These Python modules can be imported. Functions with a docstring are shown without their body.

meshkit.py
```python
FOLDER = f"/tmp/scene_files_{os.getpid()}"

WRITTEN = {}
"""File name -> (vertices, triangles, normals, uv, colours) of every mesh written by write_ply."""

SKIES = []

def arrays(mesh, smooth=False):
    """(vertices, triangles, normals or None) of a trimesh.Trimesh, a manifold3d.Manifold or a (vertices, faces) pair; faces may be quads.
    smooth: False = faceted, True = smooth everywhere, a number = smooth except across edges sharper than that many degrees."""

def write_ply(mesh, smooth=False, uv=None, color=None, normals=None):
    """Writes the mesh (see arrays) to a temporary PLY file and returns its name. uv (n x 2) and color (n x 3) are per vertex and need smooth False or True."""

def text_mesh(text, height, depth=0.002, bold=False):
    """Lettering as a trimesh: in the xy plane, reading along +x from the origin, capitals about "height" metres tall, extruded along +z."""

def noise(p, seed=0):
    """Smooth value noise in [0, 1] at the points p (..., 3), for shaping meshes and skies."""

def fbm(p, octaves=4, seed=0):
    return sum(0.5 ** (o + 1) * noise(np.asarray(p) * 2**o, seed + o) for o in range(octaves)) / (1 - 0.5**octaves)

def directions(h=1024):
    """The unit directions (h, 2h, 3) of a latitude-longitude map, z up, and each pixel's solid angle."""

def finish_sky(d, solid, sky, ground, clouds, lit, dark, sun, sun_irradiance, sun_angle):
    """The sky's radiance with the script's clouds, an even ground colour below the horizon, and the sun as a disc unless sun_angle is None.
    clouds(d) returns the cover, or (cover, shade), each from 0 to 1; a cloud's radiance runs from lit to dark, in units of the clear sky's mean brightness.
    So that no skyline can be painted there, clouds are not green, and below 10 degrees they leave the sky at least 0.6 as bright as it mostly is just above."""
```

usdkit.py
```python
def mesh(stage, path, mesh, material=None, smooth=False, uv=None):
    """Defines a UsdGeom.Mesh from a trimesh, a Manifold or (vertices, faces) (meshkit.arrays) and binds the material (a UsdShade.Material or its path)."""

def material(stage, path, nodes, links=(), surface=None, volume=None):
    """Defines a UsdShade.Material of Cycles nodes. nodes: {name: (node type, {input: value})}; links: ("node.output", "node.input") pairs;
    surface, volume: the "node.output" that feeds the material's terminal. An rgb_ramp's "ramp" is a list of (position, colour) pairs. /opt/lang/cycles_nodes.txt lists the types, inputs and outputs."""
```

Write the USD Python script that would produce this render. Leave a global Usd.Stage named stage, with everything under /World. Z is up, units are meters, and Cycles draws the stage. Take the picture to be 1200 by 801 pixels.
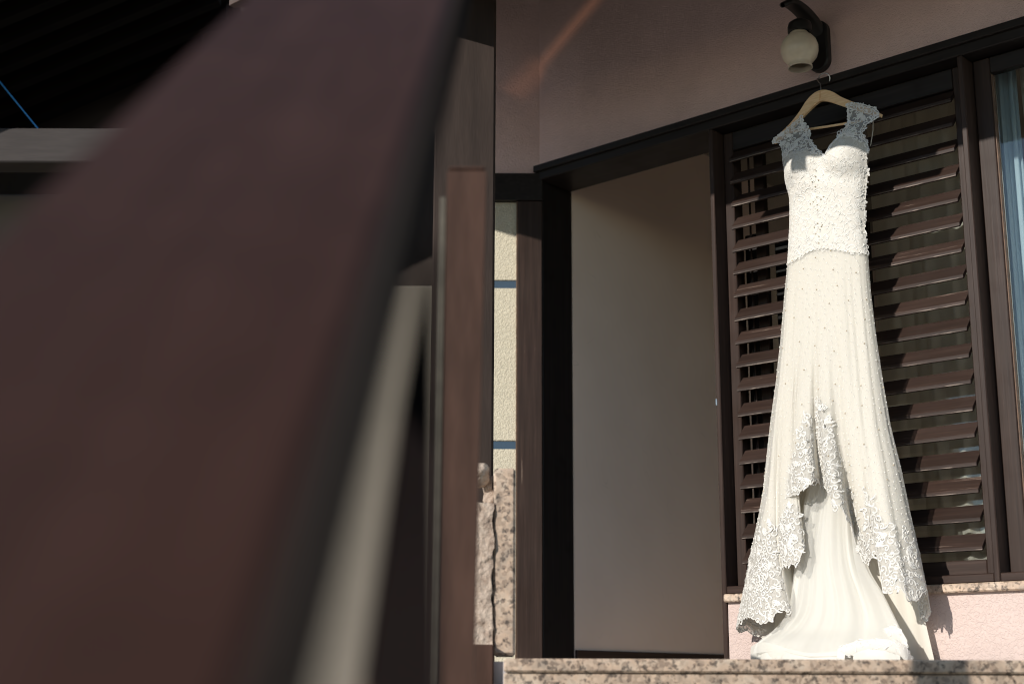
import math
import numpy as np
import trimesh
import shapely
from shapely.geometry import Polygon, Point
from scipy.spatial import Delaunay, cKDTree
import usdkit, meshkit
from pxr import Usd, UsdGeom, UsdLux, UsdShade, Gf, Sdf

stage = Usd.Stage.CreateInMemory()
UsdGeom.SetStageUpAxis(stage, 'Z')
UsdGeom.SetStageMetersPerUnit(stage, 1.0)
UsdGeom.Xform.Define(stage, '/World')
UsdGeom.Scope.Define(stage, '/World/Looks')

# ------------------------------------------------------------------ camera
# x runs along the door wall, y into the house, z up; balcony floor at z = 0
CAM = np.array([4.069, -4.701, -0.085])
YAW, PITCH, ROLL = 0.733, 0.232, 0.0035
FWD = np.array([-math.sin(YAW) * math.cos(PITCH), math.cos(YAW) * math.cos(PITCH), math.sin(PITCH)])
RGT = np.array([math.cos(YAW), math.sin(YAW), 0.0])
UPV = np.cross(RGT, FWD)
RGT, UPV = RGT * math.cos(ROLL) + UPV * math.sin(ROLL), UPV * math.cos(ROLL) - RGT * math.sin(ROLL)
cam = UsdGeom.Camera.Define(stage, '/World/camera')
m = Gf.Matrix4d(1)
for i, row in enumerate((RGT, UPV, -FWD, CAM)):
    m.SetRow3(i, Gf.Vec3d(*map(float, row)))
cam.AddTransformOp().Set(m)
cam.CreateHorizontalApertureAttr(36.0)
cam.CreateVerticalApertureAttr(24.02)
cam.CreateFocalLengthAttr(51.0)
cam.CreateFStopAttr(1.9)
cam.CreateFocusDistanceAttr(5.27)
cam.CreateClippingRangeAttr(Gf.Vec2f(0.02, 500))
cam.CreateExposureAttr(0.0)

# ------------------------------------------------------------------ sky and sun
SUN_AZ = math.radians(4.0)          # the sun stands this far to the left of the wall's normal
SUN_T = 0.45                        # how far light falls per metre towards the wall
sdir = np.array([-math.sin(SUN_AZ), -math.cos(SUN_AZ), SUN_T * math.cos(SUN_AZ)])
sdir /= np.linalg.norm(sdir)        # direction towards the sun
SUN_EL = math.asin(sdir[2])
usdkit.material(stage, '/World/Looks/sky_look', {
    'sky': ('sky_texture', {'sky_type': 'single_scattering', 'sun_disc': False, 'sun_elevation': SUN_EL,
                            'sun_rotation': math.atan2(sdir[0], sdir[1]), 'air_density': 1.0, 'aerosol_density': 0.05, 'ozone_density': 1.5}),
    'bg': ('background_shader', {'strength': 0.115})}, [('sky.color', 'bg.color')], surface='bg.background')
sky = UsdLux.DomeLight.Define(stage, '/World/sky')
sky.GetPrim().SetCustomDataByKey('kind', 'structure')
UsdShade.MaterialBindingAPI.Apply(sky.GetPrim()).Bind(UsdShade.Material.Get(stage, '/World/Looks/sky_look'))
sun = UsdLux.DistantLight.Define(stage, '/World/sun')
sun.CreateIntensityAttr(1.25)
sun.CreateAngleAttr(0.5)
sun.CreateNormalizeAttr(True)
sun.CreateColorAttr(Gf.Vec3f(1.0, 0.955, 0.88))
zax = sdir
xax = np.cross([0, 0, 1.0], zax); xax /= np.linalg.norm(xax)
yax = np.cross(zax, xax)
m = Gf.Matrix4d(1)
for i, row in enumerate((xax, yax, zax)):
    m.SetRow3(i, Gf.Vec3d(*map(float, row)))
sun.AddTransformOp().Set(m)

# ------------------------------------------------------------------ materials
def principled(name, color, rough=0.5, var=0.0, scale=6.0, stretch=(1, 1, 1), bump=0.0, bscale=80.0, bdist=0.004, spec=0.5, bdetail=3.0, color2=None, ramp=(0.35, 0.65), extra=None):
    c = np.array(color, float)
    c2 = np.array(color2, float) if color2 is not None else np.clip(c * (1 + var), 0, 1)
    c1 = c if color2 is not None else c * (1 - var)
    nodes = {'tc': ('texture_coordinate', {}), 'mp': ('mapping', {'scale': stretch}),
             'n': ('noise_texture', {'scale': scale, 'detail': 5.0, 'roughness': 0.6}),
             'r': ('rgb_ramp', {'ramp': [(0.0, c1), (ramp[0], c1), (ramp[1], c2), (1.0, c2)]}),
             'p': ('principled_bsdf', dict({'roughness': rough, 'specular_ior_level': spec}, **(extra or {})))}
    links = [('tc.object', 'mp.vector'), ('mp.vector', 'n.vector'), ('n.fac', 'r.fac'), ('r.color', 'p.base_color')]
    if bump:
        nodes['bn'] = ('noise_texture', {'scale': bscale, 'detail': bdetail, 'roughness': 0.55})
        nodes['b'] = ('bump', {'strength': bump, 'distance': bdist})
        links += [('mp.vector', 'bn.vector'), ('bn.fac', 'b.height'), ('b.normal', 'p.normal')]
    return usdkit.material(stage, '/World/Looks/' + name, nodes, links, surface='p.BSDF')

def stucco(name, color, scale, dist, stain=0.12):
    c = np.array(color, float)
    nodes = {'tc': ('texture_coordinate', {}), 'n': ('noise_texture', {'scale': 2.2, 'detail': 6.0, 'roughness': 0.65}),
             'r': ('rgb_ramp', {'ramp': [(0.25, c * (1 - stain)), (0.6, c), (0.8, np.clip(c * 1.05, 0, 1))]}),
             'n2': ('noise_texture', {'scale': 260.0, 'detail': 2.0}),
             'r2': ('rgb_ramp', {'ramp': [(0.0, (0.45, 0.42, 0.4)), (0.24, (0.6, 0.58, 0.56)), (0.31, (1, 1, 1)), (1.0, (1, 1, 1))]}),
             'mx': ('mix_color', {'blend_type': 'multiply', 'fac': 1.0}),
             'v': ('noise_texture', {'scale': scale, 'detail': 2.0, 'roughness': 0.5, 'distortion': 1.2}),
             'vr': ('rgb_ramp', {'ramp': [(0.36, (0, 0, 0)), (0.5, (0.75, 0.75, 0.75)), (0.62, (1, 1, 1)), (1.0, (1, 1, 1))]}),
             'b': ('bump', {'strength': 0.55, 'distance': dist}),
             'p': ('principled_bsdf', {'roughness': 0.9, 'specular_ior_level': 0.2})}
    links = [('tc.object', 'n.vector'), ('tc.object', 'n2.vector'), ('tc.object', 'v.vector'), ('n.fac', 'r.fac'), ('n2.fac', 'r2.fac'), ('r.color', 'mx.a'), ('r2.color', 'mx.b'),
             ('mx.result', 'p.base_color'), ('v.fac', 'vr.fac'), ('vr.color', 'b.height'), ('b.normal', 'p.normal')]
    return usdkit.material(stage, '/World/Looks/' + name, nodes, links, surface='p.BSDF')

def painted_wood(name, color, axis, rough=0.38, worn=(0.2, 0.15, 0.12), spec=0.2, wear=0.71):
    """dark paint with the grain and scuffs running along one axis (0 x, 1 y, 2 z)"""
    st = [38.0, 38.0, 38.0]; st[axis] = 1.6
    c = np.array(color, float)
    nodes = {'tc': ('texture_coordinate', {}), 'mp': ('mapping', {'scale': st}),
             
             'n': ('noise_texture', {'scale': 2.0, 'detail': 4.0, 'roughness': 0.6}),
             'r': ('rgb_ramp', {'ramp': [(0.3, c * 0.72), (0.55, c), (0.68, c * 1.3), (wear, c * 1.35), (wear + 0.05, np.array(worn)), (1.0, np.array(worn))]}),
             'n2': ('noise_texture', {'scale': 5.0, 'detail': 3.0}),
             'b': ('bump', {'strength': 0.22, 'distance': 0.002}),
             'rr': ('map_range', {'from_min': 0.3, 'from_max': 0.7, 'to_min': rough - 0.08, 'to_max': rough + 0.16}),
             'p': ('principled_bsdf', {'specular_ior_level': spec})}
    links = [('tc.object', 'mp.vector'), ('mp.vector', 'n.vector'), ('tc.object', 'n2.vector'), ('n.fac', 'r.fac'), ('r.color', 'p.base_color'),
             ('n.fac', 'b.height'), ('b.normal', 'p.normal'), ('n2.fac', 'rr.value'), ('rr.result', 'p.roughness')]
    return usdkit.material(stage, '/World/Looks/' + name, nodes, links, surface='p.BSDF')

def granite(name):
    nodes = {'tc': ('texture_coordinate', {}), 'n': ('noise_texture', {'scale': 16.0, 'detail': 4.0, 'roughness': 0.6}),
             'v': ('voronoi_texture', {'scale': 95.0}), 'n3': ('noise_texture', {'scale': 48.0, 'detail': 2.0, 'roughness': 0.7}),
             'r': ('rgb_ramp', {'ramp': [(0.3, (0.30, 0.24, 0.19)), (0.5, (0.45, 0.335, 0.25)), (0.7, (0.52, 0.42, 0.33))]}),
             'bw': ('rgb_to_bw', {}),
             'r2': ('rgb_ramp', {'ramp': [(0.0, (0.35, 0.33, 0.33)), (0.3, (0.75, 0.72, 0.7)), (0.5, (1, 1, 1)), (1.0, (1.15, 1.1, 1.05))]}),
             'r3': ('rgb_ramp', {'ramp': [(0.0, (0.22, 0.22, 0.23)), (0.36, (0.35, 0.35, 0.36)), (0.45, (1, 1, 1)), (1.0, (1, 1, 1))]}),
             'm1': ('mix_color', {'blend_type': 'multiply', 'fac': 1.0}), 'm2': ('mix_color', {'blend_type': 'multiply', 'fac': 1.0}),
             'b': ('bump', {'strength': 0.3, 'distance': 0.003}),
             'p': ('principled_bsdf', {'roughness': 0.55})}
    links = [('tc.object', 'n.vector'), ('tc.object', 'v.vector'), ('tc.object', 'n3.vector'), ('n.fac', 'r.fac'), ('v.color', 'bw.color'), ('bw.val', 'r2.fac'), ('n3.fac', 'r3.fac'),
             ('r.color', 'm1.a'), ('r2.color', 'm1.b'), ('m1.result', 'm2.a'), ('r3.color', 'm2.b'), ('m2.result', 'p.base_color'), ('n3.fac', 'b.height'), ('b.normal', 'p.normal')]
    return usdkit.material(stage, '/World/Looks/' + name, nodes, links, surface='p.BSDF')

BROWN = (0.042, 0.0255, 0.020)
WX = painted_wood('shaded_frame_paint', (0.021, 0.0165, 0.0155), 0, wear=0.76)  # frame paint darkened to put the shade under the eaves into its colour
WJ = painted_wood('shaded_jamb_paint', (0.013, 0.010, 0.0095), 2, wear=0.78)  # same brown, darkened further to paint in the doorway shade
WB = painted_wood('lit_rail_paint', BROWN, 0)  # lighter copy of the frame paint for the rails in the sun
WY = painted_wood('brown_paint_along_y', BROWN, 1)
WZ = painted_wood('brown_paint_upright', np.array(BROWN) * 0.86, 2)
SLAT = [painted_wood('slat_paint_%s' % n, np.array(BROWN) * k, 0, rough=0.42, wear=w) for n, k, w in (('plain', 0.86, 0.66), ('dark', 0.74, 0.68), ('worn', 1.0, 0.62))]
_d = np.array([-0.529, 0.607, 0.593]); _d /= np.linalg.norm(_d)
_a = np.cross([0, 0, 1.0], _d); _a /= np.linalg.norm(_a)
_R = np.array([_d, _a, np.cross(_d, _a)])        # turns the handrail's direction onto x
_rot = (math.atan2(_R[2, 1], _R[2, 2]), math.asin(-_R[2, 0]), math.atan2(_R[1, 0], _R[0, 0]))
RAILW = usdkit.material(stage, '/World/Looks/handrail_paint', {
    'tc': ('texture_coordinate', {}), 'm1': ('mapping', {'rotation': _rot}), 'm2': ('mapping', {'scale': (2.2, 30.0, 30.0)}),
    'n': ('noise_texture', {'scale': 1.0, 'detail': 5.0, 'roughness': 0.6}), 'n2': ('noise_texture', {'scale': 14.0, 'detail': 3.0}),
    'r': ('rgb_ramp', {'ramp': [(0.2, (0.028, 0.0122, 0.0076)), (0.5, (0.035, 0.0160, 0.0105)), (0.75, (0.046, 0.022, 0.0155)), (1.0, (0.055, 0.029, 0.021))]}),
    'r2': ('rgb_ramp', {'ramp': [(0.3, (0.86, 0.85, 0.85)), (0.6, (1.02, 1.01, 1.03)), (1.0, (1.1, 1.1, 1.12))]}), 'mx': ('mix_color', {'blend_type': 'multiply', 'fac': 1.0}),
    'b': ('bump', {'strength': 0.3, 'distance': 0.002}), 'p': ('principled_bsdf', {'roughness': 0.55, 'specular_ior_level': 0.15})},
    [('tc.object', 'm1.vector'), ('m1.vector', 'm2.vector'), ('m2.vector', 'n.vector'), ('tc.object', 'n2.vector'), ('n.fac', 'r.fac'), ('n2.fac', 'r2.fac'), ('r.color', 'mx.a'), ('r2.color', 'mx.b'),
     ('mx.result', 'p.base_color'), ('n.fac', 'b.height'), ('b.normal', 'p.normal')], surface='p.BSDF')
POSTW = principled('porch_post_paint', (0.034, 0.0235, 0.0195), 0.7, spec=0.15, var=0.16, scale=8, stretch=(3, 3, 0.5), bump=0.2, bscale=40)
NEWELW = principled('newel_paint', (0.062, 0.033, 0.024), 0.65, spec=0.15, var=0.22, scale=9, stretch=(2, 2, 0.4), bump=0.25, bscale=30)
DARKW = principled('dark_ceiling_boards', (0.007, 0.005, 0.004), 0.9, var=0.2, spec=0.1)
PALEW = principled('bare_pale_wood', (0.085, 0.074, 0.058), 0.85, var=0.2, scale=20)
GABLEW = principled('gable_boards', (0.045, 0.032, 0.026), 0.9, var=0.1)
BALW = principled('stair_board_paint', (0.085, 0.052, 0.043), 0.8, var=0.1, spec=0.1)
SHADE = principled('shade_black', (0.006, 0.005, 0.005), 0.9, var=0.1, spec=0.05)  # near-black colour that paints in shade by the handrail
SOFFIT = principled('soffit_paint', (0.06, 0.037, 0.03), 0.7, var=0.2)
BEAMW = principled('weathered_beam', (0.040, 0.032, 0.030), 0.85, var=0.15, scale=10, stretch=(0.6, 0.6, 5), bump=0.2, bscale=40)
PINK = stucco('pink_stucco', (0.82, 0.59, 0.565), 150.0, 0.004, 0.2)
PINKROUGH = stucco('rough_pink_stucco', (0.59, 0.465, 0.42), 85.0, 0.004)
CREAM = stucco('cream_stucco', (0.62, 0.56, 0.435), 110.0, 0.005)
GREYW = principled('pale_grey_plaster', (0.19, 0.165, 0.135), 0.9, var=0.06, scale=1.5)
BLUE = principled('blue_joint_paint', (0.028, 0.06, 0.1), 0.6, var=0.1)
GRAN = granite('speckled_granite')
ROUGHSTONE = principled('rough_stone', (0.27, 0.195, 0.15), 0.95, color2=(0.52, 0.42, 0.34), scale=28, bump=0.7, bscale=70, bdist=0.012)
WHITEWALL = principled('smooth_white_wall', (0.76, 0.675, 0.60), 0.55, var=0.04, scale=4, bump=0.06, bscale=50)
ROOMWALL = principled('room_wall_paint', (0.2, 0.18, 0.15), 0.7, var=0.04, scale=4)  # wall colour darkened to dim the light inside the room
WHITEWALL = usdkit.material(stage, '/World/Looks/scuffed_white_wall', {
    'tc': ('texture_coordinate', {}), 'n': ('noise_texture', {'scale': 1.8, 'detail': 5.0}), 'r': ('rgb_ramp', {'ramp': [(0.3, (0.74, 0.60, 0.515)), (0.6, (0.81, 0.665, 0.575)), (1.0, (0.83, 0.685, 0.595))]}),
    'l': ('noise_texture', {'scale': 3.2, 'detail': 1.0, 'distortion': 1.6}), 'lr': ('rgb_ramp', {'ramp': [(0.0, (1, 1, 1)), (0.4975, (1, 1, 1)), (0.5, (0.45, 0.42, 0.4)), (0.5025, (1, 1, 1)), (1.0, (1, 1, 1))]}),
    'k': ('noise_texture', {'scale': 6.5, 'detail': 2.0}), 'kr': ('rgb_ramp', {'ramp': [(0.60, (0, 0, 0)), (0.66, (0.8, 0.8, 0.8)), (1.0, (0.8, 0.8, 0.8))]}),
    'mx': ('mix_color', {'blend_type': 'multiply'}), 'p': ('principled_bsdf', {'roughness': 0.5, 'specular_ior_level': 0.3})},
    [('tc.object', 'n.vector'), ('tc.object', 'l.vector'), ('tc.object', 'k.vector'), ('n.fac', 'r.fac'), ('l.fac', 'lr.fac'), ('k.fac', 'kr.fac'), ('kr.color', 'mx.fac'), ('r.color', 'mx.a'), ('lr.color', 'mx.b'), ('mx.result', 'p.base_color')], surface='p.BSDF')
FLOORIN = principled('interior_floor_tile', (0.52, 0.40, 0.30), 0.5, var=0.08)
FLOOROUT = principled('balcony_floor_tile', (0.46, 0.42, 0.42), 0.6, var=0.1)
GROUND = principled('yard_paving', (0.13, 0.12, 0.09), 0.9, var=0.15, scale=2)
BLACKM = principled('black_lamp_metal', (0.012, 0.011, 0.011), 0.45, var=0.1, bump=0.1, bscale=90)
MILK = principled('milky_lamp_glass', (0.70, 0.60, 0.48), 0.25, var=0.08, scale=20, extra={'subsurface_weight': 0.3, 'subsurface_radius': (0.02, 0.02, 0.015)})
STEEL = principled('hook_steel', (0.6, 0.6, 0.6), 0.25, extra={'metallic': 1.0})
HANGW = principled('hanger_wood', (0.72, 0.46, 0.24), 0.4, color2=(0.84, 0.60, 0.36), scale=5, stretch=(3, 10, 30), bump=0.05, bscale=20)
BLUEW = principled('blue_cord', (0.03, 0.26, 0.62), 0.5, var=0.05)
PEARL = principled('pearl', (0.50, 0.42, 0.31), 0.25, var=0.1)
DOT = principled('tulle_dot_thread', (0.86, 0.83, 0.78), 0.7, var=0.02)
WORN = principled('worn_slat_edge', (0.05, 0.036, 0.03), 0.8, color2=(0.22, 0.175, 0.145), scale=4, stretch=(3, 20, 20), ramp=(0.5, 0.62))
RAWW = principled('raw_wood_bead', (0.11, 0.06, 0.035), 0.6, var=0.3, scale=30)
usdkit.material(stage, '/World/Looks/window_glass', {
    't': ('transparent_bsdf', {'color': (0.9, 0.93, 0.93)}), 'g': ('glossy_bsdf', {'color': (1, 1, 1), 'roughness': 0.02}),
    'f': ('fresnel', {'IOR': 1.55}), 'mx': ('mix_closure', {})},
    [('f.fac', 'mx.fac'), ('t.BSDF', 'mx.closure1'), ('g.BSDF', 'mx.closure2')], surface='mx.closure')
GLASS = '/World/Looks/window_glass'
STREAK_LOOKS = [usdkit.material(stage, '/World/Looks/streak_filter_look_%d' % k, {'t': ('transparent_bsdf', {'color': np.array((0.36, 0.26, 0.19)) * q}), 'd': ('diffuse_bsdf', {'color': (0.2, 0.14, 0.09)}), 'mx': ('mix_closure', {'fac': 0.3})},
    [('t.BSDF', 'mx.closure1'), ('d.BSDF', 'mx.closure2')], surface='mx.closure') for k, q in enumerate((1.0, 0.9, 0.72, 0.5, 0.28, 0.1))]  # tinted filters that grade the added light streak on the wall

def cloth(name, color, trans, alpha=1.0, bump=0.15, bscale=300.0, spread=0.0, attr=False, rough=0.8, noise_alpha=None):
    """cloth that lets light through (trans) and, when alpha is below one, lets one see through its mesh"""
    nodes = {'tc': ('texture_coordinate', {}), 'bn': ('noise_texture', {'scale': bscale, 'detail': 2.0}),
             'b': ('bump', {'strength': bump, 'distance': 0.002}),
             'd': ('principled_bsdf', {'base_color': color, 'roughness': rough, 'specular_ior_level': 0.25, 'sheen_weight': 0.15}),
             't': ('translucent_bsdf', {'color': np.array(color)}), 'mx': ('mix_closure', {'fac': trans})}
    links = [('tc.object', 'bn.vector'), ('bn.fac', 'b.height'), ('b.normal', 'd.normal'), ('d.BSDF', 'mx.closure1'), ('t.BSDF', 'mx.closure2')]
    out = 'mx.closure'
    if alpha < 1 or attr:
        nodes['tr'] = ('transparent_bsdf', {'color': (1, 1, 1)})
        nodes['ma'] = ('mix_closure', {'fac': alpha})
        links += [('tr.BSDF', 'ma.closure1'), ('mx.closure', 'ma.closure2')]
        out = 'ma.closure'
        if attr:
            nodes['at'] = ('attribute', {'attribute': 'lace'})
            nodes['wv'] = ('noise_texture', {'scale': 170.0, 'detail': 1.0, 'distortion': 0.6})
            nodes['wr'] = ('map_range', {'from_min': 0.38, 'from_max': 0.56, 'to_min': 0.65, 'to_max': 0.97, 'clamp': True})
            nodes['mm'] = ('mix_float', {'a': alpha})
            nodes['lc'] = ('mix_color', {'a': color, 'b': (0.62, 0.595, 0.55)})
            links += [('at.fac', 'lc.fac'), ('lc.result', 'd.base_color'), ('tc.object', 'wv.vector'), ('wv.fac', 'wr.value'), ('at.fac', 'mm.fac'), ('wr.result', 'mm.b'), ('mm.result', 'ma.fac')]
    return usdkit.material(stage, '/World/Looks/' + name, nodes, links, surface=out)

TULLE = cloth('dotted_tulle', (0.86, 0.83, 0.77), 0.3, alpha=0.5, attr=True)
LINING = cloth('satin_lining', (0.83, 0.785, 0.695), 0.34, rough=0.5, bump=0.05)
ORGANZA = cloth('organza', (0.755, 0.73, 0.665), 0.25, alpha=0.93, bump=0.05, rough=0.5)
BODICE = cloth('bodice_cloth', (0.66, 0.625, 0.57), 0.06, bump=0.2, bscale=160)
NET = cloth('lace_net', (0.90, 0.90, 0.90), 0.2, alpha=0.36)
LACE = cloth('lace_cord', (0.77, 0.745, 0.70), 0.15, bump=0.1)
SHEER = cloth('sheer_organza', (0.86, 0.84, 0.79), 0.3, alpha=0.42, bump=0.05, rough=0.5)
SLEEVE = cloth('sleeve_cord', (0.90, 0.895, 0.885), 0.15, bump=0.1)
CURT = cloth('beige_curtain', (0.84, 0.76, 0.65), 0.6, bump=0.2, bscale=400)
CURTSKY = cloth('sky_tinted_curtain', (0.55, 0.66, 0.72), 0.4, bump=0.2, bscale=400)  # the blue puts sky tint into the curtain colour
CURTW = cloth('white_curtain', (0.74, 0.73, 0.70), 0.45, bump=0.2, bscale=400)

# ------------------------------------------------------------------ helpers
used = {}
def numbered(parent, name):
    k = used.get((parent, name), 0)
    used[(parent, name)] = k + 1
    return name if k == 0 else '%s_%03d' % (name, k)

ORIGIN = {}
def tag(prim, label=None, cat=None, group=None, kind=None):
    for k, v in (('label', label), ('category', cat), ('group', group), ('kind', kind)):
        if v:
            prim.SetCustomDataByKey(k, v)
    return prim

def thing(name, label, cat, loc=(0, 0, 0), group=None, kind=None):
    path = '/World/' + numbered('/World', name)
    x = UsdGeom.Xform.Define(stage, path)
    x.AddTranslateOp().Set(Gf.Vec3d(*map(float, loc)))
    ORIGIN[path] = np.array(loc, float)
    tag(x.GetPrim(), label, cat, group, kind)
    return path

def obj(name, mesh, mat, parent='/World', smooth=False, label=None, cat=None, kind=None, group=None, primvar=None):
    """one Mesh prim; shapes are given in world coordinates and stored relative to the thing's base"""
    path = parent + '/' + numbered(parent, name)
    if isinstance(mesh, list):
        mesh = trimesh.util.concatenate(mesh)
    v, f = np.array(mesh.vertices), np.array(mesh.faces)
    o = ORIGIN.get(parent, np.zeros(3))
    ORIGIN[path] = o
    g = usdkit.mesh(stage, path, (v - o, f), mat, smooth=smooth)
    if primvar is not None:
        UsdGeom.PrimvarsAPI(g).CreatePrimvar('lace', Sdf.ValueTypeNames.FloatArray, 'vertex').Set([float(x) for x in primvar])
    tag(g.GetPrim(), label, cat, group, kind)
    return path

def hull(pts):
    return trimesh.Trimesh(np.asarray(pts, float)).convex_hull if False else trimesh.convex.convex_hull(np.asarray(pts, float))

def cbox(x0, x1, y0, y1, z0, z1, ch=0.003, frame=None):
    """a box with chamfered edges; frame maps local to world points"""
    pts = []
    for a, sx in ((x0, 1), (x1, -1)):
        for b, sy in ((y0, 1), (y1, -1)):
            for c, sz in ((z0, 1), (z1, -1)):
                pts += [(a + sx * ch, b + sy * ch, c), (a + sx * ch, b, c + sz * ch), (a, b + sy * ch, c + sz * ch)]
    pts = np.array(pts, float)
    if frame is not None:
        pts = frame(pts)
    return hull(pts)

VH = np.array([-math.sin(YAW), math.cos(YAW), 0.0])
RH = np.array([math.cos(YAW), math.sin(YAW), 0.0])
BASE = np.array([CAM[0], CAM[1], 0.0])
def stairs_frame(p):
    """local (across, away, up) of the stair side, which runs at 42 degrees to the door wall"""
    p = np.atleast_2d(np.asarray(p, float))
    return BASE + p[:, :1] * RH + p[:, 1:2] * VH + p[:, 2:3] * np.array([0, 0, 1.0])
LD = np.array([-math.cos(YAW), -math.sin(YAW), 0.0])
LN = np.array([math.sin(YAW), -math.cos(YAW), 0.0])
def return_frame(p):
    """local (along the return wall from the corner, outwards, up)"""
    p = np.atleast_2d(np.asarray(p, float))
    return p[:, :1] * LD + p[:, 1:2] * LN + p[:, 2:3] * np.array([0, 0, 1.0])

def tube(pts, r, n=6, closed=False, taper=None):
    pts = np.asarray(pts, float)
    m = len(pts)
    rr = np.full(m, r) if np.ndim(r) == 0 else np.asarray(r, float)
    t = np.gradient(pts, axis=0)
    if closed:
        t = np.roll(pts, -1, 0) - np.roll(pts, 1, 0)
    t /= np.maximum(np.linalg.norm(t, axis=1, keepdims=True), 1e-9)
    ref = np.array([0.31, 0.87, 0.39])
    a = np.cross(t, ref); a /= np.maximum(np.linalg.norm(a, axis=1, keepdims=True), 1e-9)
    b = np.cross(t, a)
    ang = np.arange(n) / n * 2 * np.pi
    v = (pts[:, None] + rr[:, None, None] * (np.cos(ang)[None, :, None] * a[:, None] + np.sin(ang)[None, :, None] * b[:, None])).reshape(-1, 3)
    f = []
    for i in range(m if closed else m - 1):
        j = (i + 1) % m
        for k in range(n):
            l = (k + 1) % n
            f += [(i * n + k, j * n + k, j * n + l), (i * n + k, j * n + l, i * n + l)]
    if not closed:
        for k in range(1, n - 1):
            f += [(0, k, k + 1), ((m - 1) * n, (m - 1) * n + k + 1, (m - 1) * n + k)]
    return trimesh.Trimesh(v, f, process=False)

def prism(poly, y0, y1, axes='xz'):
    """a polygon in the x z plane given thickness along y"""
    g = trimesh.creation.extrude_polygon(Polygon(poly), y1 - y0, engine='earcut')
    v = g.vertices.copy()
    g.vertices = np.stack([v[:, 0], y1 - v[:, 2], v[:, 1]], 1)
    return g

def grid(P, closed=False):
    """faces of an (n, m, 3) grid of points"""
    n, k = P.shape[:2]
    i, j = np.meshgrid(np.arange(n - 1), np.arange(k - 1 if not closed else k), indexing='ij')
    j2 = (j + 1) % k
    a, b, c, d = i * k + j, i * k + j2, (i + 1) * k + j2, (i + 1) * k + j
    f = np.concatenate([np.stack([a, b, c], -1).reshape(-1, 3), np.stack([a, c, d], -1).reshape(-1, 3)])
    return trimesh.Trimesh(P.reshape(-1, 3), f, process=False)

def spline(c, n):
    """Catmull-Rom through control rows"""
    c = np.asarray(c, float)
    t = np.linspace(0, len(c) - 1, n)
    i = np.clip(t.astype(int), 0, len(c) - 2)
    u = (t - i)[:, None]
    g = lambda k: c[np.clip(i + k, 0, len(c) - 1)]
    p0, p1, p2, p3 = g(-1), g(0), g(1), g(2)
    return 0.5 * (2 * p1 + (p2 - p0) * u + (2 * p0 - 5 * p1 + 4 * p2 - p3) * u ** 2 + (3 * p1 - p0 - 3 * p2 + p3) * u ** 3)

# ------------------------------------------------------------------ ground and floors
g = trimesh.creation.box((400, 400, 0.2)); g.apply_translation((0, 0, -2.3))
obj('ground', g, GROUND, kind='structure')
LEDGE = 4.22            # how far the balcony's edge lies from the camera
def poly_slab(poly, z0, z1):
    g = trimesh.creation.extrude_polygon(Polygon(poly), z1 - z0, engine='earcut'); g.apply_translation((0, 0, z0)); return g
e0, e1 = stairs_frame([(-0.12, LEDGE + 0.12, 0), (3.2, LEDGE + 0.12, 0)])[:, :2]
lw = return_frame([(0.26, 0, 0)])[0, :2]
obj('balcony_floor', poly_slab([tuple(e0), tuple(e1), (4.9, 0.0), (0.0, 0.0), tuple(lw)], -0.2, -0.018), FLOOROUT, kind='structure')
obj('room_floor', trimesh.creation.box(bounds=[(-0.4, 0.001, -0.2), (4.9, 4.2, -0.02)]), FLOORIN, kind='structure')
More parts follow.
